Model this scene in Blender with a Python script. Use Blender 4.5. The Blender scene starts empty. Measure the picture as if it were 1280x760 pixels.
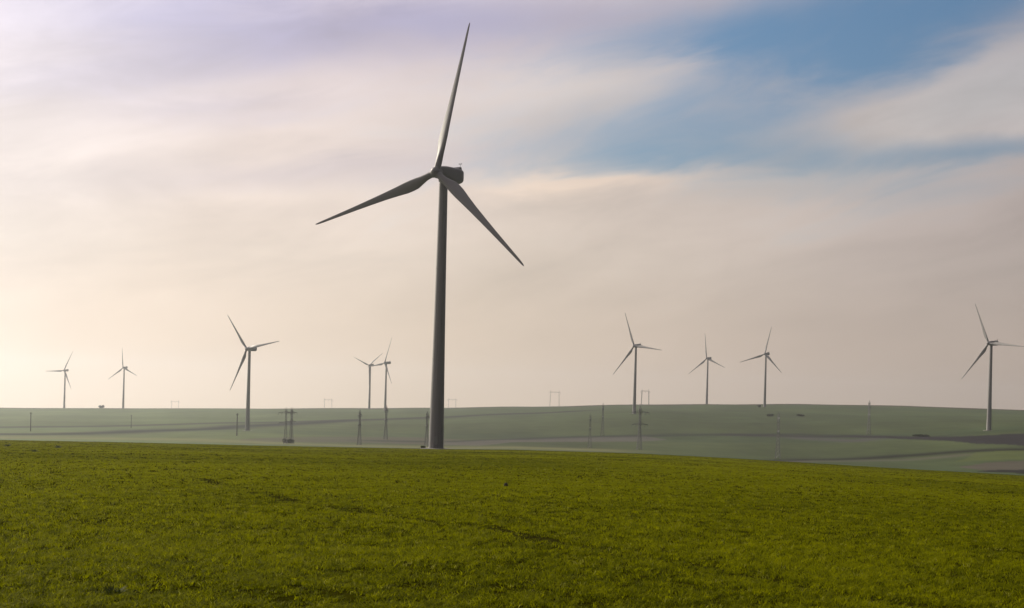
import math, random
import numpy as np

# ------------------------------------------------------------------ terrain
# The eye stands at the origin; ground under it is at z = -1.75.  Heights are
# a table over azimuth (radians, 0 = north = +Y) and distance (metres).
EYE = 1.75
AZ = np.array([-0.5592, -0.4025, -0.3119, -0.2157, -0.1251, -0.0623, 0.0076, 0.1072, 0.1726, 0.2366, 0.3169, 0.4044, 0.5705])
SLOPE = np.array([0.03351, 0.03429, 0.03462, 0.03511, 0.03493, 0.03456, 0.03347, 0.03347, 0.03461, 0.03623, 0.03817, 0.03956, 0.04269])
RR = np.array([700., 900, 1150, 1450, 1800, 2100, 2450, 3000, 5000])
ZZ = np.array([
 [-25.04, -29.65, -32.04, -33.85, -31.85, -30.64, -32.28, -51.4],
 [-26.58, -30.86, -32.03, -30.61, -25.85, -23.08, -22.87, -40.33],
 [-26.9, -30.02, -29.97, -27.67, -21.79, -18.09, -18.0, -33.46],
 [-26.77, -28.85, -27.51, -23.83, -16.69, -12.63, -11.87, -25.86],
 [-26.99, -29.35, -27.62, -19.48, -12.28, -7.39, -5.06, -18.49],
 [-26.85, -29.13, -27.28, -16.07, -9.17, -3.02, 0.06, -13.29],
 [-25.99, -27.42, -25.07, -9.39, -2.06, 5.29, 6.5, -7.44],
 [-26.21, -27.74, -23.25, 1.42, 7.73, 15.56, 15.39, 4.93],
 [-26.98, -28.78, -21.68, -0.68, 11.56, 19.69, 19.75, 10.4],
 [-28.08, -29.69, -20.05, -0.86, 14.09, 23.65, 23.94, 15.71],
 [-30.26, -28.65, -13.31, 1.58, 14.5, 24.9, 25.95, 18.47],
 [-30.91, -24.3, -3.22, 5.26, 13.15, 23.06, 23.9, 18.24],
 [-39.7, -30.85, 1.86, 7.23, 15.03, 23.42, 24.58, 21.68]])
ZZ = np.concatenate([ZZ, ZZ[:, 7:8] - 45], 1)
RE = 345.0                                   # the crest where the crop ends

def _table(az, r):
    i = np.clip(np.searchsorted(AZ, az) - 1, 0, len(AZ) - 2)
    t = np.clip((az - AZ[i]) / (AZ[i + 1] - AZ[i]), 0, 1)
    t = t * t * (3 - 2 * t) * 0.5 + t * 0.5
    j = np.clip(np.searchsorted(RR, r) - 1, 0, len(RR) - 2)
    q = np.clip((r - RR[j]) / (RR[j + 1] - RR[j]), -0.8, 1)
    a = ZZ[i, j] * (1 - q) + ZZ[i, j + 1] * q
    b = ZZ[i + 1, j] * (1 - q) + ZZ[i + 1, j + 1] * q
    return a * (1 - t) + b * t

def _wave(x, y):
    return (np.sin(x * .021 + 1.3 + .7 * np.sin(y * .013)) * np.sin(y * .027 + .4)
            + .6 * np.sin(x * .057 + y * .043 + 2.) + .4 * np.sin(x * .11 - y * .083))

def ground_z(x, y):
    x = np.asarray(x, float); y = np.asarray(y, float)
    r = np.hypot(x, y)
    az = np.arctan2(x, y)
    azc = np.clip(np.where(np.abs(az) > 2.2, 0, az) * np.where(np.abs(az) > .57, np.clip((2.2 - np.abs(az)) / 1.63, 0, 1), 1), -.57, .57)
    sl = np.interp(azc, AZ, SLOPE)
    zf = -EYE - (sl - EYE / RE) * r + .035 * _wave(x * 3, y * 3) * np.clip(r / 40, .15, 1) * np.clip((RE + 40 - r) / 120, 0, 1)
    zc = -sl * RE                            # height of the crest
    zh = sum(_table(azc, np.maximum(r + o, 560.)) for o in (-60, -30, 0, 30, 60)) / 5
    z6 = sum(_table(azc, np.full_like(r, 620.) + o) for o in (-60, -30, 0, 30, 60)) / 5
    q = np.clip((r - RE) / (620. - RE), 0, 1)
    zm = zc * (1 - q) + z6 * q
    zh = zh + .25 * _wave(x * .3, y * .3) * np.clip((r - 700) / 300, 0, 1)
    return np.where(r < RE, zf, np.where(r < 620, zm, zh))

# ------------------------------------------------------------------ helpers
import bpy
from mathutils import Matrix, Vector

scene = bpy.context.scene
COL = scene.collection
random.seed(7)
rng = np.random.default_rng(11)

def mesh_np(name, co, quads=None, tris=None, smooth=True):
    me = bpy.data.meshes.new(name)
    co = np.asarray(co, np.float32)
    loops, starts, n = [], [], 0
    for f in (quads, tris):
        if f is not None and len(f):
            f = np.asarray(f, np.int32)
            loops.append(f.ravel()); starts.append(n + np.arange(len(f), dtype=np.int32) * f.shape[1]); n += f.size
    loops = np.concatenate(loops); starts = np.concatenate(starts)
    me.vertices.add(len(co)); me.vertices.foreach_set('co', co.ravel())
    me.loops.add(len(loops)); me.loops.foreach_set('vertex_index', loops)
    me.polygons.add(len(starts)); me.polygons.foreach_set('loop_start', starts)
    me.polygons.foreach_set('use_smooth', np.full(len(starts), smooth))
    me.update(calc_edges=True)
    return me

def link(name, me, mat=None, parent=None):
    o = bpy.data.objects.new(name, me)
    if me is not None and mat is not None:
        me.materials.append(mat)
    COL.objects.link(o)
    if parent is not None:
        o.parent = parent
    return o

def tag(o, label=None, cat=None, group=None, kind=None):
    if label: o['label'] = label
    if cat: o['category'] = cat
    if group: o['group'] = group
    if kind: o['kind'] = kind
    return o

def thing(name, label, cat, loc, group=None, rz=0.):
    o = bpy.data.objects.new(name, None)
    o.empty_display_size = 1
    COL.objects.link(o)
    o.location = loc; o.rotation_euler = (0, 0, rz)
    return tag(o, label, cat, group)

def copy_tree(o, parent=None):
    c = o.copy(); COL.objects.link(c)
    if parent is not None: c.parent = parent
    for ch in list(o.children): copy_tree(ch, c)
    return c

class MB:
    """collects rings, tubes and boxes into one mesh"""
    def __init__(s): s.v, s.f = [], []
    def rings(s, rings, cap=True):
        n = len(rings[0]); b = len(s.v)
        for r in rings: s.v += [tuple(p) for p in r]
        for i in range(len(rings) - 1):
            for k in range(n):
                a, c = b + i * n + k, b + i * n + (k + 1) % n
                s.f.append((a, c, c + n, a + n))
        if cap:
            s.f.append(tuple(range(b + n - 1, b - 1, -1)))
            s.f.append(tuple(range(b + (len(rings) - 1) * n, b + len(rings) * n)))
    def bar(s, p, q, r, r2=None, n=5):
        p, q = Vector(p), Vector(q); d = (q - p).normalized()
        a = d.orthogonal().normalized(); b = d.cross(a)
        r2 = r if r2 is None else r2
        s.rings([[pt + (a * math.cos(t) + b * math.sin(t)) * rad for t in [2 * math.pi * k / n for k in range(n)]]
                 for pt, rad in ((p, r), (q, r2))])
    def lathe(s, prof, n=32, M=None):
        rings = []
        for (r, z) in prof:
            ring = [Vector((r * math.cos(2 * math.pi * k / n), r * math.sin(2 * math.pi * k / n), z)) for k in range(n)]
            rings.append([M @ p for p in ring] if M else ring)
        s.rings(rings)
    def box(s, c, d, bev=0.):
        cx, cy, cz = c; x, y, z = (q / 2 for q in d)
        if bev <= 0:
            b = len(s.v)
            s.v += [(cx + i * x, cy + j * y, cz + k * z) for i in (-1, 1) for j in (-1, 1) for k in (-1, 1)]
            s.f += [tuple(b + q for q in f) for f in ((0, 1, 3, 2), (4, 6, 7, 5), (0, 4, 5, 1), (2, 3, 7, 6), (0, 2, 6, 4), (1, 5, 7, 3))]
    def build(s, name, mat, parent=None, smooth=False):
        me = bpy.data.meshes.new(name)
        me.from_pydata([tuple(v) for v in s.v], [], s.f)
        if smooth:
            me.polygons.foreach_set('use_smooth', np.full(len(me.polygons), True))
            me.set_sharp_from_angle(angle=math.radians(40))
        me.update()
        return link(name, me, mat, parent)

# value noise, used for crop vigour and soil patches
_lat = rng.random((257, 257))
def vnoise(x, y):
    xi = np.floor(x).astype(int); yi = np.floor(y).astype(int)
    fx = x - xi; fy = y - yi
    fx = fx * fx * (3 - 2 * fx); fy = fy * fy * (3 - 2 * fy)
    a = _lat[xi & 255, yi & 255]; b = _lat[(xi + 1) & 255, yi & 255]
    c = _lat[xi & 255, (yi + 1) & 255]; d = _lat[(xi + 1) & 255, (yi + 1) & 255]
    return (a * (1 - fx) + b * fx) * (1 - fy) + (c * (1 - fx) + d * fx) * fy

def seg_dist(x, y, pts):
    d = np.full(x.shape, 1e9)
    for (ax, ay), (bx, by) in zip(pts[:-1], pts[1:]):
        vx, vy = bx - ax, by - ay
        t = np.clip(((x - ax) * vx + (y - ay) * vy) / (vx * vx + vy * vy), 0, 1)
        d = np.minimum(d, np.hypot(x - ax - t * vx, y - ay - t * vy))
    return d

def inside(x, y, poly):
    r = np.zeros(x.shape, bool)
    n = len(poly)
    for i in range(n):
        (ax, ay), (bx, by) = poly[i], poly[(i + 1) % n]
        c = ((ay > y) != (by > y)) & (x < (bx - ax) * (y - ay) / (by - ay + 1e-12) + ax)
        r ^= c
    return r

# ------------------------------------------------------------------ materials
class NT:
    def __init__(s, tree): s.t = tree; s.n = tree.nodes; s.l = tree.links
    def put(s, sock, v):
        if v is None: return
        if hasattr(v, 'is_linked') or hasattr(v, 'links'): s.l.new(v, sock)
        else: sock.default_value = v
    def node(s, kind, **kw):
        n = s.n.new(kind)
        for k, v in kw.items(): setattr(n, k, v)
        return n
    def m(s, op, a, b=None, c=None, clamp=False):
        n = s.node('ShaderNodeMath', operation=op, use_clamp=clamp)
        for k, v in enumerate((a, b, c)): s.put(n.inputs[k], v)
        return n.outputs[0]
    def vm(s, op, a, b=None, scale=None):
        n = s.node('ShaderNodeVectorMath', operation=op)
        s.put(n.inputs[0], a); s.put(n.inputs[1], b)
        if scale is not None: s.put(n.inputs[3], scale)
        return n.outputs['Value'] if op == 'DOT_PRODUCT' else n.outputs[0]
    def xyz(s, x, y, z):
        n = s.node('ShaderNodeCombineXYZ')
        for k, v in enumerate((x, y, z)): s.put(n.inputs[k], v)
        return n.outputs[0]
    def noise(s, vec, scale, detail=4., rough=.5, dist=0.):
        n = s.node('ShaderNodeTexNoise')
        s.put(n.inputs['Vector'], vec); n.inputs['Scale'].default_value = scale
        n.inputs['Detail'].default_value = detail; n.inputs['Roughness'].default_value = rough
        n.inputs['Distortion'].default_value = dist
        return n.outputs['Fac']
    def ramp(s, fac, stops, interp='LINEAR'):
        n = s.node('ShaderNodeValToRGB'); r = n.color_ramp; r.interpolation = interp
        while len(r.elements) < len(stops): r.elements.new(.5)
        for e, (p, c) in zip(r.elements, stops):
            e.position = p; e.color = (*c, 1)
        s.put(n.inputs[0], fac)
        return n.outputs[0]
    def mix(s, fac, a, b, mode='MIX'):
        n = s.node('ShaderNodeMix', data_type='RGBA', blend_type=mode)
        s.put(n.inputs[0], fac)
        s.put(n.inputs[6], a if not isinstance(a, tuple) else (*a, 1)[:4]); s.put(n.inputs[7], b if not isinstance(b, tuple) else (*b, 1)[:4])
        return n.outputs[2]
    def smooth(s, x, lo, hi):
        n = s.node('ShaderNodeMapRange', interpolation_type='SMOOTHSTEP')
        s.put(n.inputs[0], x); n.inputs[1].default_value = lo; n.inputs[2].default_value = hi
        return n.outputs[0]

def new_mat(name):
    m = bpy.data.materials.new(name); m.use_nodes = True
    t = NT(m.node_tree); bsdf = t.n['Principled BSDF']
    return m, t, bsdf

def plain(name, col, rough=.6, var=.12, scale=.6, metal=0.):
    m, t, b = new_mat(name)
    co = t.node('ShaderNodeTexCoord').outputs['Object']
    f = t.noise(co, scale, 5)
    c = t.mix(f, tuple(q * (1 - var) for q in col), tuple(min(1, q * (1 + var)) for q in col))
    t.l.new(c, b.inputs['Base Color']); b.inputs['Roughness'].default_value = rough
    b.inputs['Metallic'].default_value = metal
    return m

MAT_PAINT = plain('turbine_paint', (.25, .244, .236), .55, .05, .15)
def streaked(m_):
    t_ = NT(m_.node_tree); b_ = t_.n['Principled BSDF']; src = b_.inputs['Base Color'].links[0].from_socket
    co = t_.node('ShaderNodeTexCoord').outputs['Object']
    f_ = t_.noise(t_.vm('MULTIPLY', co, (2.6, 2.6, .045)), 1., 6, .6)
    t_.l.new(t_.mix(t_.smooth(f_, .48, .75), src, (.17, .16, .145)), b_.inputs['Base Color'])
streaked(MAT_PAINT)
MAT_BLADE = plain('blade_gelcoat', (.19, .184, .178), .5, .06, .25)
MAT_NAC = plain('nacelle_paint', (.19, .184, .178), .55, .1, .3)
MAT_DARK = plain('dark_fitting', (.10, .10, .105), .5)
MAT_DOOR = plain('door_paint', (.27, .27, .26), .5)
MAT_CONC = plain('concrete', (.16, .155, .13), .85, .2, 1.5)
MAT_STEEL = plain('galvanised_steel', (.125, .125, .125), .55, .2, .5)
MAT_POLE = plain('weathered_pole', (.11, .10, .09), .85, .25, 2.)
MAT_INS = plain('insulator_glass', (.16, .20, .19), .25)
MAT_BARK = plain('bark', (.08, .065, .05), .9, .25, 3)

def leaf_mat(name, dark, light):
    m, t, b = new_mat(name)
    a = t.node('ShaderNodeAttribute', attribute_name='tint').outputs['Fac']
    c = t.mix(a, dark, light)
    t.l.new(c, b.inputs['Base Color']); b.inputs['Roughness'].default_value = .6
    tr = t.node('ShaderNodeBsdfTranslucent'); t.l.new(c, tr.inputs[0])
    mx = t.node('ShaderNodeMixShader'); mx.inputs[0].default_value = .3; b.inputs['Specular IOR Level'].default_value = .05
    t.l.new(b.outputs[0], mx.inputs[1]); t.l.new(tr.outputs[0], mx.inputs[2])
    t.l.new(mx.outputs[0], t.n['Material Output'].inputs[0])
    return m
MAT_LEAF = leaf_mat('shrub_leaves', (.022, .028, .010), (.06, .07, .022))
MAT_WEED = leaf_mat('weed_leaves', (.022, .034, .002), (.055, .072, .005))

# ------------------------------------------------------------------ world
SUN_AZ, SUN_EL = math.radians(-48), math.radians(28)
SUN = Vector((math.sin(SUN_AZ) * math.cos(SUN_EL), math.cos(SUN_AZ) * math.cos(SUN_EL), math.sin(SUN_EL)))
world = bpy.data.worlds.new('World'); scene.world = world; world.use_nodes = True
W = NT(world.node_tree)
bg = W.n['Background']; bg.inputs['Strength'].default_value = .10
sky = W.node('ShaderNodeTexSky', sky_type='NISHITA')
sky.sun_disc = False; sky.sun_elevation = SUN_EL; sky.sun_rotation = SUN_AZ
sky.altitude = 100; sky.air_density = 1.0; sky.dust_density = 1.5; sky.ozone_density = 2.0
d = W.vm('NORMALIZE', W.node('ShaderNodeTexCoord').outputs['Generated'])
sp = W.node('ShaderNodeSeparateXYZ'); W.l.new(d, sp.inputs[0])
x, y, z = sp.outputs
az = W.m('ARCTAN2', x, y); el = W.m('ARCSINE', z)
# cirrus streaks rise gently towards the right: sheared, stretched noise
stv = W.xyz(W.m('MULTIPLY', az, 2.2), W.m('MULTIPLY', W.m('SUBTRACT', el, W.m('MULTIPLY', az, .16)), 11.), 0.)
warp = W.noise(stv, 1.3, 3, .5)
fine = W.noise(W.xyz(W.m('MULTIPLY', az, 7.), W.m('MULTIPLY', W.m('SUBTRACT', el, W.m('MULTIPLY', az, .20)), 24.), 3.7), 1.0, 7, .58, .5)
soft = W.noise(W.xyz(W.m('MULTIPLY', az, 3.2), W.m('MULTIPLY', W.m('SUBTRACT', el, W.m('MULTIPLY', az, .18)), 11.), 1.7), .9, 5, .55, .3)
wob = W.noise(W.xyz(W.m('MULTIPLY', az, 9.), W.m('MULTIPLY', el, 16.), 9.1), 1., 4)
aw = W.m('ADD', az, W.m('MULTIPLY', W.m('SUBTRACT', warp, .5), .16))
ew = W.m('ADD', W.m('ADD', el, W.m('MULTIPLY', W.m('SUBTRACT', fine, .5), .030)), W.m('MULTIPLY', W.m('SUBTRACT', wob, .5), .020))
def blob(a0, e0, la, le, rot, w):
    c_, s_ = math.cos(rot), math.sin(rot)
    da = W.m('SUBTRACT', aw, a0); de = W.m('SUBTRACT', ew, e0)
    p = W.m('DIVIDE', W.m('ADD', W.m('MULTIPLY', da, c_), W.m('MULTIPLY', de, s_)), la)
    q = W.m('DIVIDE', W.m('SUBTRACT', W.m('MULTIPLY', de, c_), W.m('MULTIPLY', da, s_)), le)
    r2 = W.m('ADD', W.m('MULTIPLY', p, p), W.m('MULTIPLY', q, q))
    return W.m('MULTIPLY', W.m('EXPONENT', W.m('MULTIPLY', r2, -1.)), w)
BLOBS = [(0.2344, 0.2702, 0.2933, 0.08, 0.1, 0.66), (0.3012, 0.3112, 0.22, 0.04, 0.1, 0.7), (0.1264, 0.2208, 0.2, 0.024, 0.03, 0.3), (0.3222, 0.2107, 0.2, 0.016, 0.05, 0.72), (0.4052, 0.2531, 0.1733, 0.0227, 0.24, -0.95), (0.4306, 0.2386, 0.1, 0.024, 0.1, -0.5), (0.0787, 0.2706, 0.12, 0.02, 0.12, -0.36), (0.0482, 0.1793, 0.0733, 0.0133, 0.12, -0.55), (0.2307, 0.181, 0.1867, 0.0133, 0.0, 0.22), (0.1634, 0.2921, 0.06, 0.02, 0.1, 0.2)]
gap = None
for b_ in BLOBS:
    g_ = blob(*b_); gap = g_ if gap is None else W.m('ADD', gap, g_)
gap = W.m('ADD', gap, W.m('MULTIPLY', W.m('SUBTRACT', soft, .5), .45))
gap = W.m('ADD', gap, W.m('MULTIPLY', W.m('SUBTRACT', fine, .5), 1.0))
cloud = W.m('SUBTRACT', 1.0, W.smooth(gap, .10, 1.15), clamp=True)
veil = None
for b_ in [(-0.1152, 0.3086, 0.2667, 0.0293, 0.04, 0.85), (-0.2683, 0.2748, 0.1333, 0.0227, 0.1, 0.45), (-0.151, 0.1912, 0.1867, 0.0133, 0.12, 0.3), (-0.3404, 0.2447, 0.1533, 0.016, 0.16, 0.3), (-0.2295, 0.2341, 0.1, 0.012, 0.12, 0.3)]:
    g_ = blob(*b_); veil = g_ if veil is None else W.m('ADD', veil, g_)
veil = W.m('MULTIPLY', veil, W.m('ADD', .55, W.m('MULTIPLY', soft, .9)), clamp=True)
cosg = W.vm('DOT_PRODUCT', d, tuple(SUN))
K = 10.
cc = W.ramp(W.m('ADD', W.m('MULTIPLY', cosg, .5), .5), [(.0, (.03, .033, .04)), (.45, (.06, .057, .06)), (.60, (.375, .32, .288)), (.72, (.505, .428, .372)), (.825, (.685, .58, .472)), (.90, (.86, .73, .61)), (.95, (.95, .85, .76)), (1., (1.3, 1.2, 1.05))])
# higher cloud is a little bluer than the warm cloud near the horizon
hi = W.ramp(W.m('MULTIPLY', el, 1 / .8), [(0., (1.15, 1.08, .98)), (.06, (1.09, 1.04, .98)), (.15, (1., 1., 1.02)), (.42, (.93, .95, 1.16)), (1., (.9, .94, 1.2))])
cc = W.mix(1.0, cc, hi, 'MULTIPLY')
cc = W.mix(1.0, cc, W.mix(veil, (1., 1., 1.), (.56, .61, .84)), 'MULTIPLY')
cool = None
for b_ in [(0.3854, 0.2534, 0.1533, 0.04, 0.24, 1.0), (0.0723, 0.2632, 0.1, 0.0267, 0.1, 0.3)]:
    g_ = blob(*b_); cool = g_ if cool is None else W.m('ADD', cool, g_)
cc = W.mix(1.0, cc, W.mix(W.m('MULTIPLY', cool, 1., clamp=True), (1., 1., 1.), (1.12, 1.25, 1.27)), 'MULTIPLY')
bank = W.m('ADD', blob(*(0.0346, 0.1893, 0.0733, 0.012, 0.12, 1.0)), blob(*(0.1403, 0.193, 0.1067, 0.008, 0.02, 0.6)))
cc = W.mix(1.0, cc, W.mix(W.m('MULTIPLY', bank, 1., clamp=True), (1., 1., 1.), (1.22, 1.17, 1.10)), 'MULTIPLY')
tex = W.m('ADD', W.m('MULTIPLY', soft, .42), W.m('MULTIPLY', fine, .34))
tex = W.m('MULTIPLY', W.m('SUBTRACT', tex, .38), W.m('ADD', .25, W.m('MULTIPLY', W.smooth(el, .03, .17), 1.05)))
cc = W.vm('SCALE', cc, scale=W.m('MULTIPLY', W.m('ADD', tex, 1.0), K))
clear = W.mix(1.0, sky.outputs[0], W.ramp(el, [(.0, (.62, .72, .72)), (.19, (.64, .74, .74)), (.27, (.60, .765, .83)), (.34, (.56, .785, .88)), (1., (.54, .77, .88))]), 'MULTIPLY')
outc = W.mix(cloud, clear, cc)
W.l.new(outc, bg.inputs['Color'])

sun_data = bpy.data.lights.new('sun', 'SUN'); sun_data.energy = 4.8; sun_data.angle = math.radians(.53)
sun_data.color = (1.0, .90, .74)
sun_o = bpy.data.objects.new('sun', sun_data); COL.objects.link(sun_o)
sun_o.rotation_mode = 'QUATERNION'; sun_o.rotation_quaternion = SUN.to_track_quat('Z', 'Y')
sun_o.location = SUN * 3000

# ------------------------------------------------------------------ ground
A_FINE = np.radians(30)
azs = np.concatenate([np.linspace(-np.pi, -A_FINE, 76)[:-1], np.linspace(-A_FINE, A_FINE, 601), np.linspace(A_FINE, np.pi, 76)[1:]])
def polar_sheet(name, rs):
    A, R_ = np.meshgrid(azs, rs)
    X = R_ * np.sin(A); Y = R_ * np.cos(A); Z = ground_z(X, Y)
    nr, na = A.shape
    co = np.stack([X, Y, Z], -1).reshape(-1, 3)
    i = np.arange(nr - 1)[:, None] * na + np.arange(na - 1)[None]
    q = np.stack([i, i + 1, i + 1 + na, i + na], -1).reshape(-1, 4)[:, ::-1]
    return mesh_np(name, co, quads=q), X.ravel(), Y.ravel()

TRAM = [[(-13.5, 52), (-9.6, 42.5), (-7.8, 38.8), (-5.8, 33), (-.4, 24.8), (.9, 21.1), (2.1, 19), (4.5, 15), (8, 10)],
        [(-70, 106), (-30, 99), (.1, 91), (23, 96), (36, 84), (70, 66)],
        [(-90, 205), (-37, 168), (0, 152), (20, 128), (60, 116), (110, 100)]]
def tram_wear(X, Y):
    w = np.zeros(X.shape)
    for k, p in enumerate(TRAM):
        dd = seg_dist(X, Y, p)
        wid = (.28, .55, .8)[k]
        w = np.maximum(w, np.exp(-(dd / wid) ** 2) * (.85, .5, .5)[k] * np.clip(1.9 * vnoise(X * .31 + 4, Y * .31) - .25, 0, 1))
    return w

fr = np.concatenate([[0.], np.geomspace(.6, RE - 6, 250), np.linspace(RE - 5, RE, 4)])
fme, FX, FY = polar_sheet('field', fr)
wear = tram_wear(FX, FY)
at = fme.attributes.new('wear', 'FLOAT', 'POINT'); at.data.foreach_set('value', wear.astype(np.float32))
m, t, b = new_mat('crop_soil')
pos = t.node('ShaderNodeNewGeometry').outputs['Position']
n1 = t.noise(pos, 1.6, 6, .6); n2 = t.noise(pos, .07, 4, .5); n3 = t.noise(pos, 9., 5, .6)
c = t.ramp(n1, [(.3, (.016, .016, .0008)), (.7, (.036, .036, .0015))])
c = t.mix(t.m('MULTIPLY', t.smooth(n3, .5, .7), .3), c, (.040, .036, .006))
c = t.mix(t.m('MULTIPLY', t.node('ShaderNodeAttribute', attribute_name='wear').outputs['Fac'], .6), c, (.022, .020, .006))
t.l.new(c, b.inputs['Base Color']); b.inputs['Roughness'].default_value = 1.; b.inputs['Specular IOR Level'].default_value = 0.
bp = t.node('ShaderNodeBump'); bp.inputs['Strength'].default_value = .8; bp.inputs['Distance'].default_value = .06
t.l.new(n3, bp.inputs['Height']); t.l.new(bp.outputs[0], b.inputs['Normal'])
field = tag(link('field', fme, m), kind='structure')

hr = np.concatenate([np.linspace(RE, 640, 34), np.linspace(648, 1900, 210), np.linspace(1908, 2700, 90), np.linspace(2730, 5000, 30)])
hme, HX, HY = polar_sheet('hills', hr)
# ------- the patchwork of farm land: soil and crop colours, with haze glow painted in on the left, world coordinates
HR = np.hypot(HX, HY)
wx = HX + 14 * (vnoise(HX * .012, HY * .012) - .5); wy = HY + 14 * (vnoise(HX * .012 + 40, HY * .012) - .5)
base = np.array([.051, .073, .022])
colr = np.ones((len(HX), 3)) * base
# broad strips of differing crop, running across the slope
strip = wy * .97 + wx * .10 + 60 * (vnoise(HX * .0016, HY * .0016) - .5)
sid = np.floor(strip / 95.).astype(int)
rs_ = rng.random((200, 3))
colr *= (.88 + .24 * rs_[sid & 127, :1]) * (1 + .10 * (rs_[sid & 127, 1:2] - .5) * np.array([1, 0, -1]))
colr *= (.80 + .40 * vnoise(HX * .02, HY * .006))[:, None]
colr *= (.90 + .20 * vnoise(HX * .09, HY * .05))[:, None]
colr *= (1 + .75 * np.clip((-HX / np.maximum(HY, 1) - .02) / .28, 0, 1))[:, None] * np.array([1.0, .965, 1.25])  # paler leftwards: bright haze on the sun side put into the land colour
def paint(mask, col, k=1.):
    k = np.clip(mask, 0, 1)[:, None] * k
    colr[:] = colr * (1 - k) + np.array(col) * k
def line(pts, w, col, k=1.): paint(np.exp(-(seg_dist(wx, wy, pts) / w) ** 2), col, k)
SOIL = (.085, .066, .062); DARKHEDGE = (.030, .036, .024); BROWN = (.018, .015, .018)
line([(-700, 1100), (-532, 1142), (-502, 1179), (-468, 1213), (-428, 1236), (-397, 1297), (-356, 1337), (-314, 1387), (-225, 1475)], 26, (.016, .020, .012), .9)
line([(-520, 930), (-393, 984), (-367, 1003), (-351, 1055), (-342, 1119), (-315, 1156), (-293, 1190), (-280, 1276), (-260, 1341), (-225, 1410), (-191, 1500), (-143, 1533), (-104, 1572), (-54, 1625), (0, 1640), (90, 1690)], 30, (.006, .007, .006), 1.)
paint(inside(wx, wy, [(-209, 927), (-200, 972), (-164, 1031), (-115, 1084), (-75, 1089), (-40, 1040), (-63, 918), (-99, 937), (-124, 938), (-167, 897), (-192, 849)]), SOIL, .55)
paint(inside(wx, wy, [(-60, 930), (-52, 999), (-20, 1036), (1, 1052), (30, 1108), (61, 1132), (123, 1149), (146, 1092), (113, 1052), (55, 1022), (1, 972), (-23, 902)]), (.10, .085, .09), .6)
line([(-110, 985), (-52, 999), (-20, 1036), (1, 1052), (30, 1108), (61, 1132), (123, 1149), (202, 1164), (283, 1176), (316, 1125)], 16, (.02, .024, .016), .85)
paint(inside(wx, wy, [(315, 1125), (336, 1095), (364, 1070), (381, 1038), (400, 1016), (431, 1010), (600, 1005), (900, 1010), (900, 900), (425, 910), (390, 912), (368, 951), (363, 989), (353, 1036), (334, 1063), (309, 1101)]), BROWN, .95)
line([(215, 1172), (270, 1150), (315, 1112), (365, 1052)], 15, (.022, .018, .020), .85)
line([(270, 1122), (300, 1050), (317, 1066)], 14, (.075, .065, .075), .6)
line([(60, 690), (163, 759), (202, 838), (255, 867), (291, 890), (322, 894), (352, 893), (379, 886), (600, 905)], 12, (.012, .012, .008), .95)
line([(100, 680), (163, 740), (205, 815), (258, 845), (330, 868)], 9, (.11, .095, .08), .5)
paint(inside(wx, wy, [(281, 751), (284, 760), (313, 794), (343, 802), (520, 815), (520, 745), (340, 737), (309, 723), (285, 722)]), (.085, .066, .058), .7)
paint(inside(wx, wy, [(285, 722), (296, 727), (309, 724), (333, 732), (560, 740), (560, 690), (319, 701), (298, 697), (289, 709), (277, 714)]), (.014, .013, .010), 1.)
paint(inside(wx, wy, [(300, 815), (345, 880), (420, 885), (600, 890), (600, 820), (345, 808)]), (.085, .105, .028), .6)
# pale rough verge just beyond the crop, seen over the crest on the left
line([(-420, 880), (-330, 905), (-250, 905), (-170, 850), (-100, 860), (-30, 850), (60, 850)], 34, (.17, .165, .07), .7)
# bare soil along the top of the ridge
_g = ground_z(HX, HY).reshape(len(hr), len(azs)) / HR.reshape(len(hr), len(azs))
_top = hr[np.argmax(_g, 0)]                                        # distance of the skyline in each direction
_rim = np.clip((HR.reshape(len(hr), len(azs)) - (_top[None] - 150)) / 60, 0, 1).ravel()
paint(_rim, (.062, .046, .032), .75)
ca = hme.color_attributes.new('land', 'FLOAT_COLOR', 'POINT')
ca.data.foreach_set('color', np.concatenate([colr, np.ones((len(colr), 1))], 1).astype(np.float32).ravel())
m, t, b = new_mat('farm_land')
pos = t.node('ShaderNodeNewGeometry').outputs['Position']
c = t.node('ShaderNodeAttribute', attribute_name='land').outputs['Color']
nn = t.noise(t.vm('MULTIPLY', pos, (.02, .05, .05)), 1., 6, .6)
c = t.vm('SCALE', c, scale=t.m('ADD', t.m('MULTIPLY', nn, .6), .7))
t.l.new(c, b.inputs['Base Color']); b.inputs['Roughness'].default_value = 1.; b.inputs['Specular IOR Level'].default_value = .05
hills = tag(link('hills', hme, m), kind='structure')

# ------------------------------------------------------------------ the crop itself
NB = 1700000
NT_ = 6                                        # tillers of one plant
NP_ = NB // NT_
r = np.exp(rng.uniform(np.log(5.5), np.log(RE + 1.5), NP_)); a = rng.uniform(-.70, .70, NP_)
# thinner growth to either side and round the viewer's feet
n_s = NP_ // 4
r = np.concatenate([r, np.exp(rng.uniform(np.log(2.5), np.log(70), n_s))]); a = np.concatenate([a, rng.uniform(.70, 1.30, n_s) * rng.choice([-1, 1], n_s)])
n_s = NP_ // 12
r = np.concatenate([r, np.exp(rng.uniform(np.log(2.5), np.log(5.5), n_s))]); a = np.concatenate([a, rng.uniform(-.7, .7, n_s)])
NP_ = len(r)
px = r * np.sin(a); py = r * np.cos(a)
vig0 = .45 * vnoise(px * 4.2, py * 4.2) + .35 * vnoise(px * .9 + 7, py * .9) + .20 * vnoise(px * .22 + 31, py * .22)
wearb = tram_wear(px, py)
vig = .5 + (vig0 - .5) * (.45 + .75 * (1 - np.clip((r - 16) / 60, 0, 1)))
near_ = 1 - np.clip((r - 16) / 38, 0, 1)                # gaps close up with distance and with the slope
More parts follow.
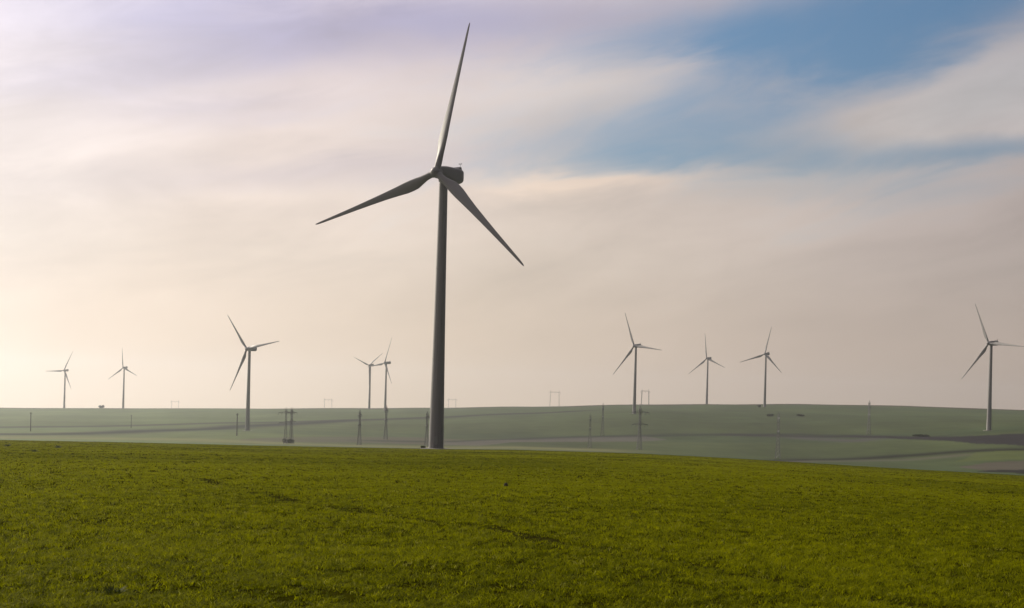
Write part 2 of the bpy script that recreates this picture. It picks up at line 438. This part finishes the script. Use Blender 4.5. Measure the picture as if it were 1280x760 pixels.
keep = rng.random(NP_) < (1 - .9 * wearb) * np.clip(.06 + 1.8 * vig + .75 * (1 - near_), 0, 1)
r, a, px, py, vig, wearb = (q[keep] for q in (r, a, px, py, vig, wearb)); NP_ = len(r)
ptint = rng.normal(0, 1, NP_); ph_ = rng.random(NP_)
NB = NP_ * NT_
r, vig, wearb, ptint, ph_ = (np.repeat(q, NT_) for q in (r, vig, wearb, ptint, ph_))
jit = np.maximum(.026, .0016 * r)
bx = np.repeat(px, NT_) + rng.normal(0, 1, NB) * jit; by = np.repeat(py, NT_) + rng.normal(0, 1, NB) * jit
bz = ground_z(bx, by)
big = vnoise(bx * .05, by * .03)
h = (.022 + .055 * vig + .040 * ph_ + .015 * rng.random(NB)) * (1 - .3 * wearb)
w = np.maximum(.0100, .00045 * r) * (.7 + .6 * rng.random(NB))
th = rng.uniform(0, 2 * np.pi, NB); lean = rng.uniform(.35, 1.9, NB) * h
lx, ly = np.cos(th) * lean, np.sin(th) * lean
fa = th + np.pi / 2 + rng.normal(0, .5, NB)
sx, sy = np.cos(fa) * w / 2, np.sin(fa) * w / 2
V = np.empty((NB, 5, 3), np.float32)
zb = bz - .015
V[:, 0] = np.stack([bx - sx, by - sy, zb], 1); V[:, 1] = np.stack([bx + sx, by + sy, zb], 1)
V[:, 2] = np.stack([bx + lx * .35 + sx * .9, by + ly * .35 + sy * .9, zb + h * .62], 1)
V[:, 3] = np.stack([bx + lx * .35 - sx * .9, by + ly * .35 - sy * .9, zb + h * .62], 1)
droop = rng.uniform(.75, 1.05, NB)
V[:, 4] = np.stack([bx + lx * 1.2, by + ly * 1.2, zb + h * droop], 1)
k = np.arange(NB, dtype=np.int32)[:, None] * 5
gme = mesh_np('crop_grass', V.reshape(-1, 3), quads=k + np.array([0, 1, 2, 3]), tris=k + np.array([3, 2, 4]), smooth=False)
nearb = 1 - np.clip((r - 18) / 60, 0, .75)
tint = np.clip(.48 + .15 * nearb * rng.normal(0, 1, NB) + .38 * nearb * ptint + .75 * (vig - .5) + .45 * (big - .5) - .35 * wearb - .30 * np.clip((r - 295) / 40, 0, 1), 0, 1)
ta = gme.attributes.new('tint', 'FLOAT', 'POINT'); ta.data.foreach_set('value', np.repeat(tint, 5).astype(np.float32))
dry_glint = (np.repeat(rng.random(NP_) < .02, NT_) & (rng.random(NB) < .7)).astype(np.float32)  # a few pale dry leaves, their bright colour also painting in leaf glints
ta = gme.attributes.new('dry_glint', 'FLOAT', 'POINT'); ta.data.foreach_set('value', np.repeat(dry_glint, 5))
m, t, b = new_mat('crop_leaf')
c = t.mix(t.node('ShaderNodeAttribute', attribute_name='tint').outputs['Fac'], (.086, .100, .0002), (.304, .318, .0008))
c = t.mix(t.node('ShaderNodeAttribute', attribute_name='dry_glint').outputs['Fac'], c, (.34, .34, .05))
t.l.new(c, b.inputs['Base Color']); b.inputs['Roughness'].default_value = .65; b.inputs['Specular IOR Level'].default_value = .02
tr = t.node('ShaderNodeBsdfTranslucent'); t.l.new(c, tr.inputs[0])
mx = t.node('ShaderNodeMixShader'); mx.inputs[0].default_value = .5
t.l.new(b.outputs[0], mx.inputs[1]); t.l.new(tr.outputs[0], mx.inputs[2]); t.l.new(mx.outputs[0], t.n['Material Output'].inputs[0])
grass = tag(link('crop_grass', gme, m), label='short young green cereal crop covering the near field', cat='crop', kind='stuff')

# ------------------------------------------------------------------ wind turbines
HUB_H, ROT_R, OVER, TILT, CONE = 78.6, 43.0, 3.8, math.radians(5), .035

def blade_mesh():
    mb = MB(); N = 22; rings = []
    st = [(.028, 1.9, 1.0, 17), (.05, 1.9, 1.0, 17), (.08, 2.1, .80, 16), (.12, 2.65, .55, 14.5), (.16, 3.15, .40, 13), (.20, 3.35, .33, 11.5),
          (.25, 3.30, .29, 9.5), (.32, 2.8, .26, 7.3), (.42, 2.25, .23, 5), (.54, 1.8, .21, 3.2), (.66, 1.42, .19, 1.9), (.78, 1.1, .18, .9),
          (.88, .85, .17, .3), (.94, .7, .16, 0), (.975, .55, .15, 0), (.993, .36, .14, 0), (1.0, .08, .14, 0)]
    for (f, c, tk, tw) in st:
        tw = -math.radians(tw + 4); ring = []
        circ = max(0, min(1, (tk - .42) / .5))
        bend = -1.1 * max(0, f - .3) ** 2                     # slight pre-bend upwind
        for k in range(N):
            q = 2 * math.pi * k / N
            xx = .5 - .5 * math.cos(q)                         # 0 leading edge .. 1 trailing edge
            half = 5 * tk * (.2969 * math.sqrt(xx) - .1260 * xx - .3516 * xx ** 2 + .2843 * xx ** 3 - .1036 * xx ** 4)
            yy = half * (1 if q < math.pi else -1) * (1.15 if q < math.pi else .8)
            px_, py_ = -(xx - .30) * c, yy * c
            cx_, cy_ = math.cos(q) * 1.9 / 2, math.sin(q) * 1.9 / 2
            px_ = px_ * (1 - circ) + cx_ * circ; py_ = py_ * (1 - circ) + cy_ * circ
            X_ = px_ * math.cos(tw) - py_ * math.sin(tw); Y_ = px_ * math.sin(tw) + py_ * math.cos(tw)
            ring.append((X_, Y_ + bend, f * ROT_R))
        rings.append(ring)
    mb.rings(rings)
    return mb

def rounded(hw, hh, rad, n=6):
    """outline of a rounded rectangle in (x, z)"""
    pts = []
    for (sx_, sz_, a0) in ((1, 1, 0), (-1, 1, 90), (-1, -1, 180), (1, -1, 270)):
        for k in range(n + 1):
            q = math.radians(a0 + 90 * k / n)
            pts.append((sx_ * (hw - rad) + rad * math.cos(q), sz_ * (hh - rad) + rad * math.sin(q)))
    return pts

def turbine_proto():
    root = thing('wind_turbine', 'x', 'wind turbine', (0, 0, 0))
    mb = MB(); ht = HUB_H - 1.2
    prof = []
    for k in range(25):
        f = k / 24; prof.append((2.18 - .95 * f - .10 * math.sin(math.pi * f), ht * f))
    mb.lathe(prof, 40)
    tower = mb.build('tower', MAT_PAINT, root, True)
    rad = lambda z_: np.interp(z_, [p[1] for p in prof], [p[0] for p in prof])
    for z_ in (26., 52.):
        f = MB(); rr_ = rad(z_)
        f.lathe([(rr_ + .002, z_ - .14), (rr_ + .05, z_ - .12), (rr_ + .05, z_ + .12), (rr_ + .002, z_ + .14)], 40)
        f.build('flange', MAT_PAINT, tower, True)
    pl = MB(); pl.lathe([(4.6, -.6), (4.6, .12), (4.2, .26), (2.6, .3)], 40); pl.build('foundation', MAT_CONC, root, True)
    # door and its steps, on the side that faces the camera
    dm = MB()
    yd = -rad(2.6) - .03
    ring0 = [(x_, yd, 2.55 + z_) for (x_, z_) in rounded(.5, 1.15, .4)]
    ring1 = [(x_, yd + .35, z_) for (x_, _, z_) in ring0]
    dm.rings([ring1, ring0]); door = dm.build('door', MAT_DOOR, tower)
    hm = MB(); hm.bar((.32, yd - .05, 2.3), (.32, yd - .05, 2.7), .03); hm.build('handle', MAT_STEEL, door)
    sm = MB()
    for k in range(5): sm.box((0, yd - .35 - .28 * (4 - k), .40 + .2 * k), (1.1, .28, .05))
    for sx_ in (-.58, .58):
        sm.bar((sx_, yd - 1.6, .3), (sx_, yd - .2, 1.25), .04); sm.bar((sx_, yd - 1.6, 1.3), (sx_, yd - .2, 2.25), .03)
        sm.bar((sx_, yd - 1.6, .3), (sx_, yd - 1.6, 1.3), .03); sm.bar((sx_, yd - .2, .3), (sx_, yd - .2, 2.25), .03)
    sm.build('steps', MAT_STEEL, root)
    # nacelle: long rounded housing, deeper at the back, raised cooler lip on top
    nm = MB(); rings = []
    for (yy, hw, up, dn, rd) in ((-2.6, .95, 1.0, -1.05, .9), (-2.2, 1.3, 1.35, -1.4, 1.15), (-1.2, 1.58, 1.62, -1.8, 1.1), (0, 1.75, 1.8, -2.05, 1.05), (3, 1.88, 2.0, -2.2, 1.0),
                                 (5.4, 1.95, 2.22, -2.25, 1.0), (7.0, 1.95, 2.3, -2.15, 1.05), (8.0, 1.78, 2.15, -1.8, 1.1), (8.5, 1.45, 1.75, -1.35, 1.1), (8.75, .9, 1.1, -.7, .7)):
        hh = (up - dn) / 2; cz = (up + dn) / 2
        rings.append([(x_, yy, cz + z_) for (x_, z_) in rounded(hw, hh, min(rd, hw - .05, hh - .05))][::-1])
    nm.rings(rings)
    nac = nm.build('nacelle', MAT_NAC, root, True)
    cm = MB()
    for (x_, w_) in ((0, 2.9),):
        cm.rings([[(-w_ / 2, 6.1, 2.0), (w_ / 2, 6.1, 2.0), (w_ / 2, 6.35, 2.7), (-w_ / 2, 6.35, 2.7)],
                  [(-w_ / 2, 7.5, 2.0), (w_ / 2, 7.5, 2.0), (w_ / 2, 7.1, 2.7), (-w_ / 2, 7.1, 2.7)]])
    cm.build('cooler', MAT_DARK, nac)
    wm = MB()
    wm.bar((.9, 7.3, 1.9), (.9, 7.3, 4.0), .05); wm.bar((.5, 7.3, 3.6), (1.3, 7.3, 3.6), .035)
    for q in (.5, 1.3): wm.lathe([(.02, 3.6), (.11, 3.75), (.11, 3.9), (.02, 3.98)], 8, Matrix.Translation((q, 7.3, 0)))
    wm.build('weather_mast', MAT_DARK, nac)
    ym = MB(); ym.lathe([(1.28, -2.75), (1.42, -2.6), (1.5, -2.1), (1.5, -1.9)], 36); ym.build('yaw_collar', MAT_PAINT, nac, True)
    # hub with spinner
    hb = MB(); M_ = Matrix.Rotation(math.radians(90), 4, 'X')       # local z -> -y
    hb.lathe([(1.0, -1.7), (1.42, -1.45), (1.55, -.7), (1.56, .2), (1.44, .85), (1.15, 1.35), (.7, 1.75), (.3, 1.9), (.05, 1.94)], 32, M_)
    hub = hb.build('hub', MAT_NAC, root, True)
    b0 = blade_mesh().build('blade', MAT_BLADE, root, True)
    cl = MB(); cl.lathe([(1.0, 1.0), (1.08, 1.1), (1.08, 1.45), (1.0, 1.6)], 28); cl.build('root_collar', MAT_PAINT, b0, True)
    for _ in range(2): copy_tree(b0, root)
    return root

def pose(root, hubz, ground, yaw, ph, R_):
    H = hubz - ground
    N_ = Matrix.Translation((0, 0, H)) @ Matrix.Rotation(yaw, 4, 'Z') @ Matrix.Rotation(-TILT, 4, 'X')
    k = 0
    for ch in root.children:
        nm = ch.name.split('.')[0]
        if nm == 'tower': ch.scale = (1, 1, H / HUB_H)
        elif nm == 'nacelle': ch.matrix_local = Matrix.Translation((0, 0, H + 1.0)) @ Matrix.Rotation(yaw, 4, 'Z')
        elif nm == 'hub': ch.matrix_local = N_ @ Matrix.Translation((0, -OVER, 0))
        elif nm == 'blade':
            an = ph + k * 2 * math.pi / 3; k += 1
            s_ = R_ / ROT_R
            ch.matrix_local = N_ @ Matrix.Translation((0, -OVER, 0)) @ Matrix.Rotation(math.pi / 2 - an, 4, 'Y') @ Matrix.Rotation(CONE, 4, 'X') @ Matrix.Scale(s_, 4)

TURB = [ # hub axis x, y, hub z, ground z, yaw, rotor angle, rotor radius, label
 (-21.54, 345.33, 66.65, -11.97, -29.8, 78.1, 43., 'large dark backlit wind turbine rising from the edge of the bright green field'),
 (-251.37, 1142.68, 50.12, -27.10, -31.3, 9.4, 43., 'tall distant wind turbine standing low on the left slope, foot below the dark road line'),
 (-921.08, 2468.77, 54.22, -25.75, -20.9, 62.8, 46., 'small hazy turbine on the ridge with one blade pointing straight left, farthest left of all'),
 (-768.97, 2373.54, 60.78, -19.29, -20.2, 96.5, 40., 'small hazy turbine on the left ridge with one blade straight up, beside a round tree'),
 (-263.47, 2214.38, 73.85, -6.19, -30.2, 36.9, 38., 'hazy ridge turbine with rotor shaped like a wide Y, overlapped by a nearer turbine blade'),
 (-214.45, 2028.70, 72.47, -7.55, -47.7, 68.6, 46., 'hazy turbine left of the big tower, its blade touching the Y shaped rotor'),
 (145.86, 1432.59, 79.56, -.84, -44.0, 112.0, 44., 'distant turbine standing right behind the lattice pylon with wide cross arms'),
 (343.05, 2117.39, 99.28, 19.22, -45.0, 98.0, 45., 'slim turbine on the ridge with one blade straight up, between two other ridge turbines'),
 (383.81, 1825.08, 94.74, 14.78, -40.5, 77.2, 43., 'distant turbine on the ridge beside a small dark bush, top blade tipped to the right'),
 (424.93, 1068.61, 70.34, -6.74, -57.2, 113.5, 40., 'distant turbine with pale foot above the dark ploughed strip, at the right edge'),
]
proto = turbine_proto()
for i, (tx, ty, hz, gz, yw, ph, R_, lab) in enumerate(TURB):
    o = proto if i == 0 else copy_tree(proto)
    o.location = (tx, ty, gz); tag(o, lab, 'wind turbine', 'wind turbines of the wind farm')
    pose(o, hz, gz, math.radians(yw), math.radians(ph), R_)

# ------------------------------------------------------------------ pylons
def lattice_leg(mb, H, wb, wt, nseg, r_leg, r_br):
    zs = [H * (1 - (1 - k / nseg) ** 1.25) for k in range(nseg + 1)]
    wd = lambda z_: wb + (wt - wb) * min(1, (z_ / (H * .55))) if z_ < H * .55 else wt
    cs = lambda z_: [(sx_ * wd(z_) / 2, sy_ * wd(z_) / 2, z_) for sx_, sy_ in ((-1, -1), (1, -1), (1, 1), (-1, 1))]
    for k in range(nseg):
        a_, b_ = cs(zs[k]), cs(zs[k + 1])
        for q in range(4):
            mb.bar(a_[q], b_[q], r_leg, n=4)
            mb.bar(a_[q], b_[(q + 1) % 4], r_br, n=3); mb.bar(a_[(q + 1) % 4], b_[q], r_br, n=3)
            mb.bar(b_[q], b_[(q + 1) % 4], r_br, n=3)

def pylon_proto():
    H = 30.
    root = thing('lattice_pylon', 'x', 'pylon', (0, 0, 0))
    mb = MB(); lattice_leg(mb, H * .93, 3.0, 1.2, 12, .16, .08); mb.build('lattice_body', MAT_STEEL, root)
    mb = MB()
    for sx_, sy_ in ((-1, -1), (1, -1), (1, 1), (-1, 1)): mb.bar((sx_ * .6, sy_ * .6, H * .93), (0, 0, H), .12, .06, n=4)
    mb.build('peak', MAT_STEEL, root)
    for z_, hw in ((H * .84, 6.4), (H * .57, 5.6)):
        mb = MB()
        for s_ in (-1, 1):
            for yy in (-.6, .6):
                mb.bar((0, yy, z_), (s_ * hw, 0, z_), .19, n=4); mb.bar((0, yy, z_ + 1.3), (s_ * hw, 0, z_), .15, n=4)
                for q in (.25, .5, .75):
                    mb.bar((s_ * hw * q, yy * (1 - q), z_), (s_ * hw * q, yy * (1 - q), z_ + 1.3 * (1 - q)), .06, n=3)
        arm = mb.build('cross_arm', MAT_STEEL, root)
        for s_ in (-1, 1):
            for q in (.97, .55):
                im = MB(); im.bar((s_ * hw * q, 0, z_ - .05), (s_ * hw * q, 0, z_ - 1.9), .11, n=6); im.build('insulator', MAT_INS, arm)
    for sx_, sy_ in ((-1, -1), (1, -1), (1, 1), (-1, 1)):
        fm = MB(); fm.box((sx_ * 1.5, sy_ * 1.5, 0), (.9, .9, .7)); fm.build('footing', MAT_CONC, root)
    return root

pp = pylon_proto()
PYL = [ # x, y, height, heading of the arms, label
 (95.4, 893, 33, 8, 'dark lattice pylon with two wide cross arms, in front of a turbine'),
 (-157, 835, 26, 14, 'darkest lattice pylon left of the big tower, beside a brown bush'),
 (-169, 922, 26, 52, 'fainter lattice pylon close behind the dark pylon by the brown bush'),
 (-111.7, 883, 26, 80, 'thin lattice pylon alone in the valley below the Y shaped turbine rotor'),
 (-106.9, 1022, 29, 78, 'faint lattice pylon in line with the foot of the turbine left of the big tower'),
 (-61.8, 878, 26, 80, 'thin lattice pylon rising just left of the big turbine tower'),
 (58.7, 896, 26, 84, 'thin lattice pylon in the valley, shorter of the two left of the wide armed pylon'),
 (87.2, 1149, 32, 82, 'thin lattice pylon whose tip breaks the ridge left of the wide armed pylon'),
 (187, 841, 33, 82, 'faint lattice pylon below two dark bushes on the far slope'),
 (336, 1129, 32, 84, 'thin lattice pylon standing on the ridge line right of all ridge turbines'),
]
for i, (px_, py_, H_, hd, lab) in enumerate(PYL):
    o = pp if i == 0 else copy_tree(pp)
    o.location = (px_, py_, float(ground_z(px_, py_)) - .1); o.rotation_euler = (0, 0, math.radians(hd)); o.scale = (H_ / 30,) * 3
    tag(o, lab, 'pylon', 'lattice pylons crossing the valley')

# slim single poles
def pole_proto():
    root = thing('power_pole', 'x', 'power pole', (0, 0, 0))
    mb = MB(); mb.bar((0, 0, -.5), (0, 0, 16), .42, .30, n=10); mb.build('pole', MAT_POLE, root, True)
    mb = MB(); mb.box((0, 0, 15.2), (3.2, .25, .25)); mb.bar((-1.2, 0, 15.1), (0, 0, 13.9), .06); mb.bar((1.2, 0, 15.1), (0, 0, 13.9), .06)
    arm = mb.build('cross_arm', MAT_POLE, root)
    for q in (-1.4, 0, 1.4):
        im = MB(); im.lathe([(.06, 15.32), (.14, 15.4), (.09, 15.55), (.14, 15.65), (.05, 15.8)], 8, Matrix.Translation((q, 0, 0))); im.build('insulator', MAT_INS, arm)
    return root
qq = pole_proto()
POL = [(-430.7, 1075, 17, 75, 'short dark power pole at the far left of the valley'),
       (-230.5, 1008, 19, 70, 'faint power pole beside the foot of the tall distant left turbine'),
       (-379.3, 1197, 13, 60, 'very faint power pole between the small left ridge turbines and the road')]
for i, (px_, py_, H_, hd, lab) in enumerate(POL):
    o = qq if i == 0 else copy_tree(qq)
    o.location = (px_, py_, float(ground_z(px_, py_))); o.rotation_euler = (0, 0, math.radians(hd)); o.scale = (H_ / 16,) * 3
    tag(o, lab, 'power pole', 'power poles in the valley')

# portal pylons beyond the ridge
def portal_proto():
    H = 34.
    root = thing('portal_pylon', 'x', 'pylon', (0, 0, 0))
    for s_ in (-1, 1):
        mb = MB()
        for k in range(14):
            z0, z1 = H * .88 * k / 14, H * .88 * (k + 1) / 14
            w0 = .55; cs = ((-w0, -w0), (w0, -w0), (w0, w0), (-w0, w0))
            off = lambda z_: s_ * (9.6 - 1.2 * z_ / H)
            for q in range(4):
                c0, c1 = cs[q], cs[(q + 1) % 4]
                mb.bar((off(z0) + c0[0], c0[1], z0), (off(z1) + c0[0], c0[1], z1), .16, n=4)
                mb.bar((off(z0) + c0[0], c0[1], z0), (off(z1) + c1[0], c1[1], z1), .09, n=3)
        mb.build('leg', MAT_STEEL, root)
        mb = MB()
        for q in (-1, 1): mb.bar((s_ * 8.5 + q * .6, 0, H * .90), (s_ * 8.3, 0, H * 1.04), .15, .08, n=4)
        mb.build('peak', MAT_STEEL, root)
    mb = MB(); z_ = H * .88
    for yy in (-.55, .55):
        for zz in (0, 1.5):
            mb.bar((-12.5 if zz == 0 else -10.5, yy, z_ + zz), (12.5 if zz == 0 else 10.5, yy, z_ + zz), .16, n=4)
        xs = np.linspace(-10.5, 10.5, 15)
        for k in range(14):
            mb.bar((xs[k], yy, z_ + (k % 2) * 1.5), (xs[k + 1], yy, z_ + ((k + 1) % 2) * 1.5), .09, n=3)
    beam = mb.build('cross_beam', MAT_STEEL, root)
    for q in (-11.8, 0, 11.8):
        im = MB(); im.bar((q, 0, z_), (q, 0, z_ - 3.2), .14, n=6); im.build('insulator', MAT_INS, beam)
    return root
po = portal_proto()
POR = [ # azimuth tangent, distance, height scale, label
 (0.0353, 2500, 1.02, 0, 'portal pylon standing clear above the ridge right of the big tower'),
 (-0.1533, 2960, 1.0, 0, 'hazy portal pylon above the ridge between the left turbine and the Y shaped rotor'),
 (-0.05, 2900, 1.0, 0, 'very faint portal pylon on the ridge touching the right side of the big tower'),
 (-0.2807, 3000, 0.9, 0, 'tops of a hazy portal pylon peeping over the left ridge'),
 (0.1107, 2450, 0.98, 35, 'portal pylon above the ridge directly behind the wide armed lattice pylon')
]
for i, (ta_, d_, sc_, hd, lab) in enumerate(POR):
    o = po if i == 0 else copy_tree(po)
    yy = d_ / math.sqrt(1 + ta_ * ta_); xx = ta_ * yy
    o.location = (xx, yy, float(ground_z(xx, yy))); o.scale = (sc_,) * 3; o.rotation_euler = (0, 0, -math.atan(ta_) + math.radians(hd))
    tag(o, lab, 'pylon', 'portal pylons beyond the ridge')

# ------------------------------------------------------------------ trees, bushes and weeds
def leaf_cloud(centres, n, size, seed):
    """many small leaf clumps spread through lobes; returns a mesh"""
    g = np.random.default_rng(seed)
    P, T = [], []
    for (c_, rx, ry, rz) in centres:
        dirs = g.normal(0, 1, (n, 3)); dirs /= np.linalg.norm(dirs, axis=1)[:, None]
        rr_ = g.random(n) ** .45 * (.8 + .3 * g.random(n))
        P.append(np.array(c_) + dirs * rr_[:, None] * np.array([rx, ry, rz]))
        T.append(np.clip(g.random(n) * .8 + g.random() * .2, 0, 1))
    P = np.concatenate(P); T = np.concatenate(T); n_ = len(P)
    u = g.normal(0, 1, (n_, 3)); u /= np.linalg.norm(u, axis=1)[:, None]
    v = np.cross(u, g.normal(0, 1, (n_, 3))); v /= np.linalg.norm(v, axis=1)[:, None]
    s_ = size * (.6 + .8 * g.random(n_))[:, None]
    V = np.stack([P - u * s_, P - v * s_ * .55, P + u * s_, P + v * s_ * .55], 1).reshape(-1, 3)
    me = mesh_np('leaves', V, quads=np.arange(n_ * 4).reshape(-1, 4), smooth=False)
    at_ = me.attributes.new('tint', 'FLOAT', 'POINT'); at_.data.foreach_set('value', np.repeat(T, 4).astype(np.float32))
    return me

def shrub(name, label, cat, x_, y_, W_, D_, H_, seed, group=None, trunk=0., mat=None, lobes=6):
    g = random.Random(seed)
    root = thing(name, label, cat, (x_, y_, float(ground_z(x_, y_))), group)
    cen = []
    for k in range(lobes):
        f = (k + .5) / lobes - .5
        cen.append(((f * W_ * .8, g.uniform(-.2, .2) * D_, trunk + H_ * g.uniform(.34, .55)), W_ / lobes * g.uniform(.9, 1.3) + W_ * .08, D_ * .4, H_ * g.uniform(.36, .5)))
    link('crown', leaf_cloud(cen, 260, max(.05, H_ * .09), seed), mat or MAT_LEAF, root)
    tm = MB()
    if trunk > 0: tm.bar((0, 0, -.2), (.1, 0, trunk + H_ * .5), H_ * .05, H_ * .02, n=8)
    for k in range(lobes):
        c_ = cen[k][0]; tm.bar((c_[0] * (.2 if trunk else .6), 0, trunk * .8 - (.1 if not trunk else 0)), c_, H_ * .022, H_ * .008, n=6)
    tm.build('trunk' if trunk else 'stems', MAT_BARK, root, True)
    return root

_tx = (-.3420 * 2380, 2380)
shrub('tree', 'small round tree alone on the left ridge between two turbines', 'tree', _tx[0], _tx[1], 10, 8, 6.6, 3, trunk=.35, lobes=5)
shrub('bush', 'small dark bush on the slope just below the ridge turbine, nearer to it', 'bush', 313, 1455, 8, 5, 3.6, 4, 'bushes on the far slope')
shrub('bush', 'flat dark bush on the far slope, right of the other one below the ridge', 'bush', 352, 1463, 9, 5, 3.0, 5, 'bushes on the far slope')
shrub('bush', 'dark bush on the ridge touching the left side of a turbine foot', 'bush', 372.5, 1810, 5, 5, 4.2, 6)
shrub('hedge', 'long low dark hedge above the ploughed strip on the right', 'hedge', 364, 1066, 15, 5, 2.9, 7, lobes=9)
shrub('bush', 'brown dark bush beside the dark pylon behind the field edge', 'bush', -160, 862, 8, 4, 3.6, 8, lobes=5)
shrub('bush', 'small dark green bush beside the foot of the big turbine', 'bush', -25.2, 344.2, 1.2, 1.0, 1.0, 9, lobes=4)

def weed(x_, y_, s_, seed, label, group='dark weeds in the crop'):
    g = np.random.default_rng(seed)
    root = thing('weed', label, 'weed', (x_, y_, float(ground_z(x_, y_))), group)
    V, Q, T = [], [], []
    for k in range(110):
        th_ = g.uniform(0, 2 * math.pi); L = s_ * g.uniform(.5, 1.1); up = g.uniform(.3, 1.3)
        dx_, dy_ = math.cos(th_), math.sin(th_); w_ = L * .055
        ox, oy = g.normal(0, s_ * .25, 2)
        b_ = len(V)
        for f, ww in ((0, .3), (.4, 1.), (.75, .8), (1., .1)):
            cx_, cy_, cz_ = ox + dx_ * L * f, oy + dy_ * L * f, L * up * (f - .35 * f * f)
            V += [(cx_ - dy_ * w_ * ww, cy_ + dx_ * w_ * ww, cz_), (cx_ + dy_ * w_ * ww, cy_ - dx_ * w_ * ww, cz_)]
            q_ = g.random(); T += [q_, q_]
        for f in range(3): Q.append((b_ + 2 * f, b_ + 2 * f + 1, b_ + 2 * f + 3, b_ + 2 * f + 2))
    me = mesh_np('leaves', V, quads=Q)
    at_ = me.attributes.new('tint', 'FLOAT', 'POINT'); at_.data.foreach_set('value', np.array(T, np.float32))
    link('leaves', me, MAT_WEED, root)
    st_ = MB()
    for k in range(5):
        q = k * 1.3; st_.bar((0, 0, 0), (math.cos(q) * s_ * .25, math.sin(q) * s_ * .25, s_ * .5), s_ * .025, s_ * .012, n=5)
    st_.build('stem', MAT_WEED, root)
weed(-4.25, 13.0, .13, 21, 'dark leafy weed in the front of the field, nearest of all')
weed(-46.1, 116.3, .42, 22, 'dark weed speck in the far left crop, the lowest of three')
weed(-59.9, 158.8, .5, 23, 'dark weed speck in the far left crop, below the small ridge turbines')
weed(-70.0, 167.0, .5, 24, 'dark weed speck at the far left end of the crop')

# the clod lying in the middle of the field
g = np.random.default_rng(5)
import bmesh
bm = bmesh.new(); bmesh.ops.create_icosphere(bm, subdivisions=3, radius=.075)
for v in bm.verts:
    p = v.co.copy()
    k = 1 + .30 * math.sin(p.x * 31 + p.z * 17) * math.sin(p.y * 27 + 1) + .14 * math.sin(p.z * 71 + p.x * 53)
    v.co = Vector((p.x * 1.15 * k, p.y * k, p.z * .9 * k))
me = bpy.data.meshes.new('clod'); bm.to_mesh(me); bm.free()
o = link('earth_clod', me, plain('dark_earth', (.035, .028, .02), .95, .4, 9.))
o.location = (-.17, 48.4, float(ground_z(-.17, 48.4)) + .10)
o['label'] = 'dark lump of earth lying on the crop in the middle of the field'; o['category'] = 'clod'

# ------------------------------------------------------------------ the hazy air
L = 5200.
hz = MB(); hz.box((0, 0, (160 - 110) / 2), (2 * L, 2 * L, 270))
m = bpy.data.materials.new('haze'); m.use_nodes = True; nt = m.node_tree
nt.nodes.remove(nt.nodes['Principled BSDF'])
pv = nt.nodes.new('ShaderNodeVolumePrincipled')
pv.inputs['Color'].default_value = (.90, .94, 1.0, 1); pv.inputs['Density'].default_value = .00011; pv.inputs['Anisotropy'].default_value = .76
nt.links.new(pv.outputs[0], nt.nodes['Material Output'].inputs['Volume'])
haze = tag(hz.build('haze', m), 'pale warm haze in the air over the farm land', 'haze', kind='stuff')

# ------------------------------------------------------------------ camera and render settings
cam_d = bpy.data.cameras.new('camera'); cam = bpy.data.objects.new('camera', cam_d); COL.objects.link(cam)
RHO = .028
cam.matrix_world = Matrix(((math.cos(RHO), -math.sin(RHO), 0, 0), (0, 0, -1, 0), (math.sin(RHO), math.cos(RHO), 0, 0), (0, 0, 0, 1)))
cam_d.sensor_width = 36; cam_d.lens = 1500 / 1280 * 36; cam_d.shift_y = 132 / 1280
cam_d.clip_start = .1; cam_d.clip_end = 20000
scene.camera = cam
scene.view_settings.view_transform = 'Standard'; scene.view_settings.look = 'None'
scene.view_settings.exposure = 0; scene.view_settings.gamma = 1; scene.view_settings.use_curve_mapping = False
scene.render.engine = 'CYCLES'
cy = scene.cycles
cy.use_denoising = True; cy.denoiser = 'OPENIMAGEDENOISE'; cy.denoising_input_passes = 'RGB_ALBEDO_NORMAL'
cy.max_bounces = 6; cy.diffuse_bounces = 3; cy.transmission_bounces = 4; cy.volume_bounces = 1
cy.caustics_reflective = False; cy.caustics_refractive = False
cy.sample_clamp_indirect = 6
scene.render.resolution_x, scene.render.resolution_y = 1024, 608
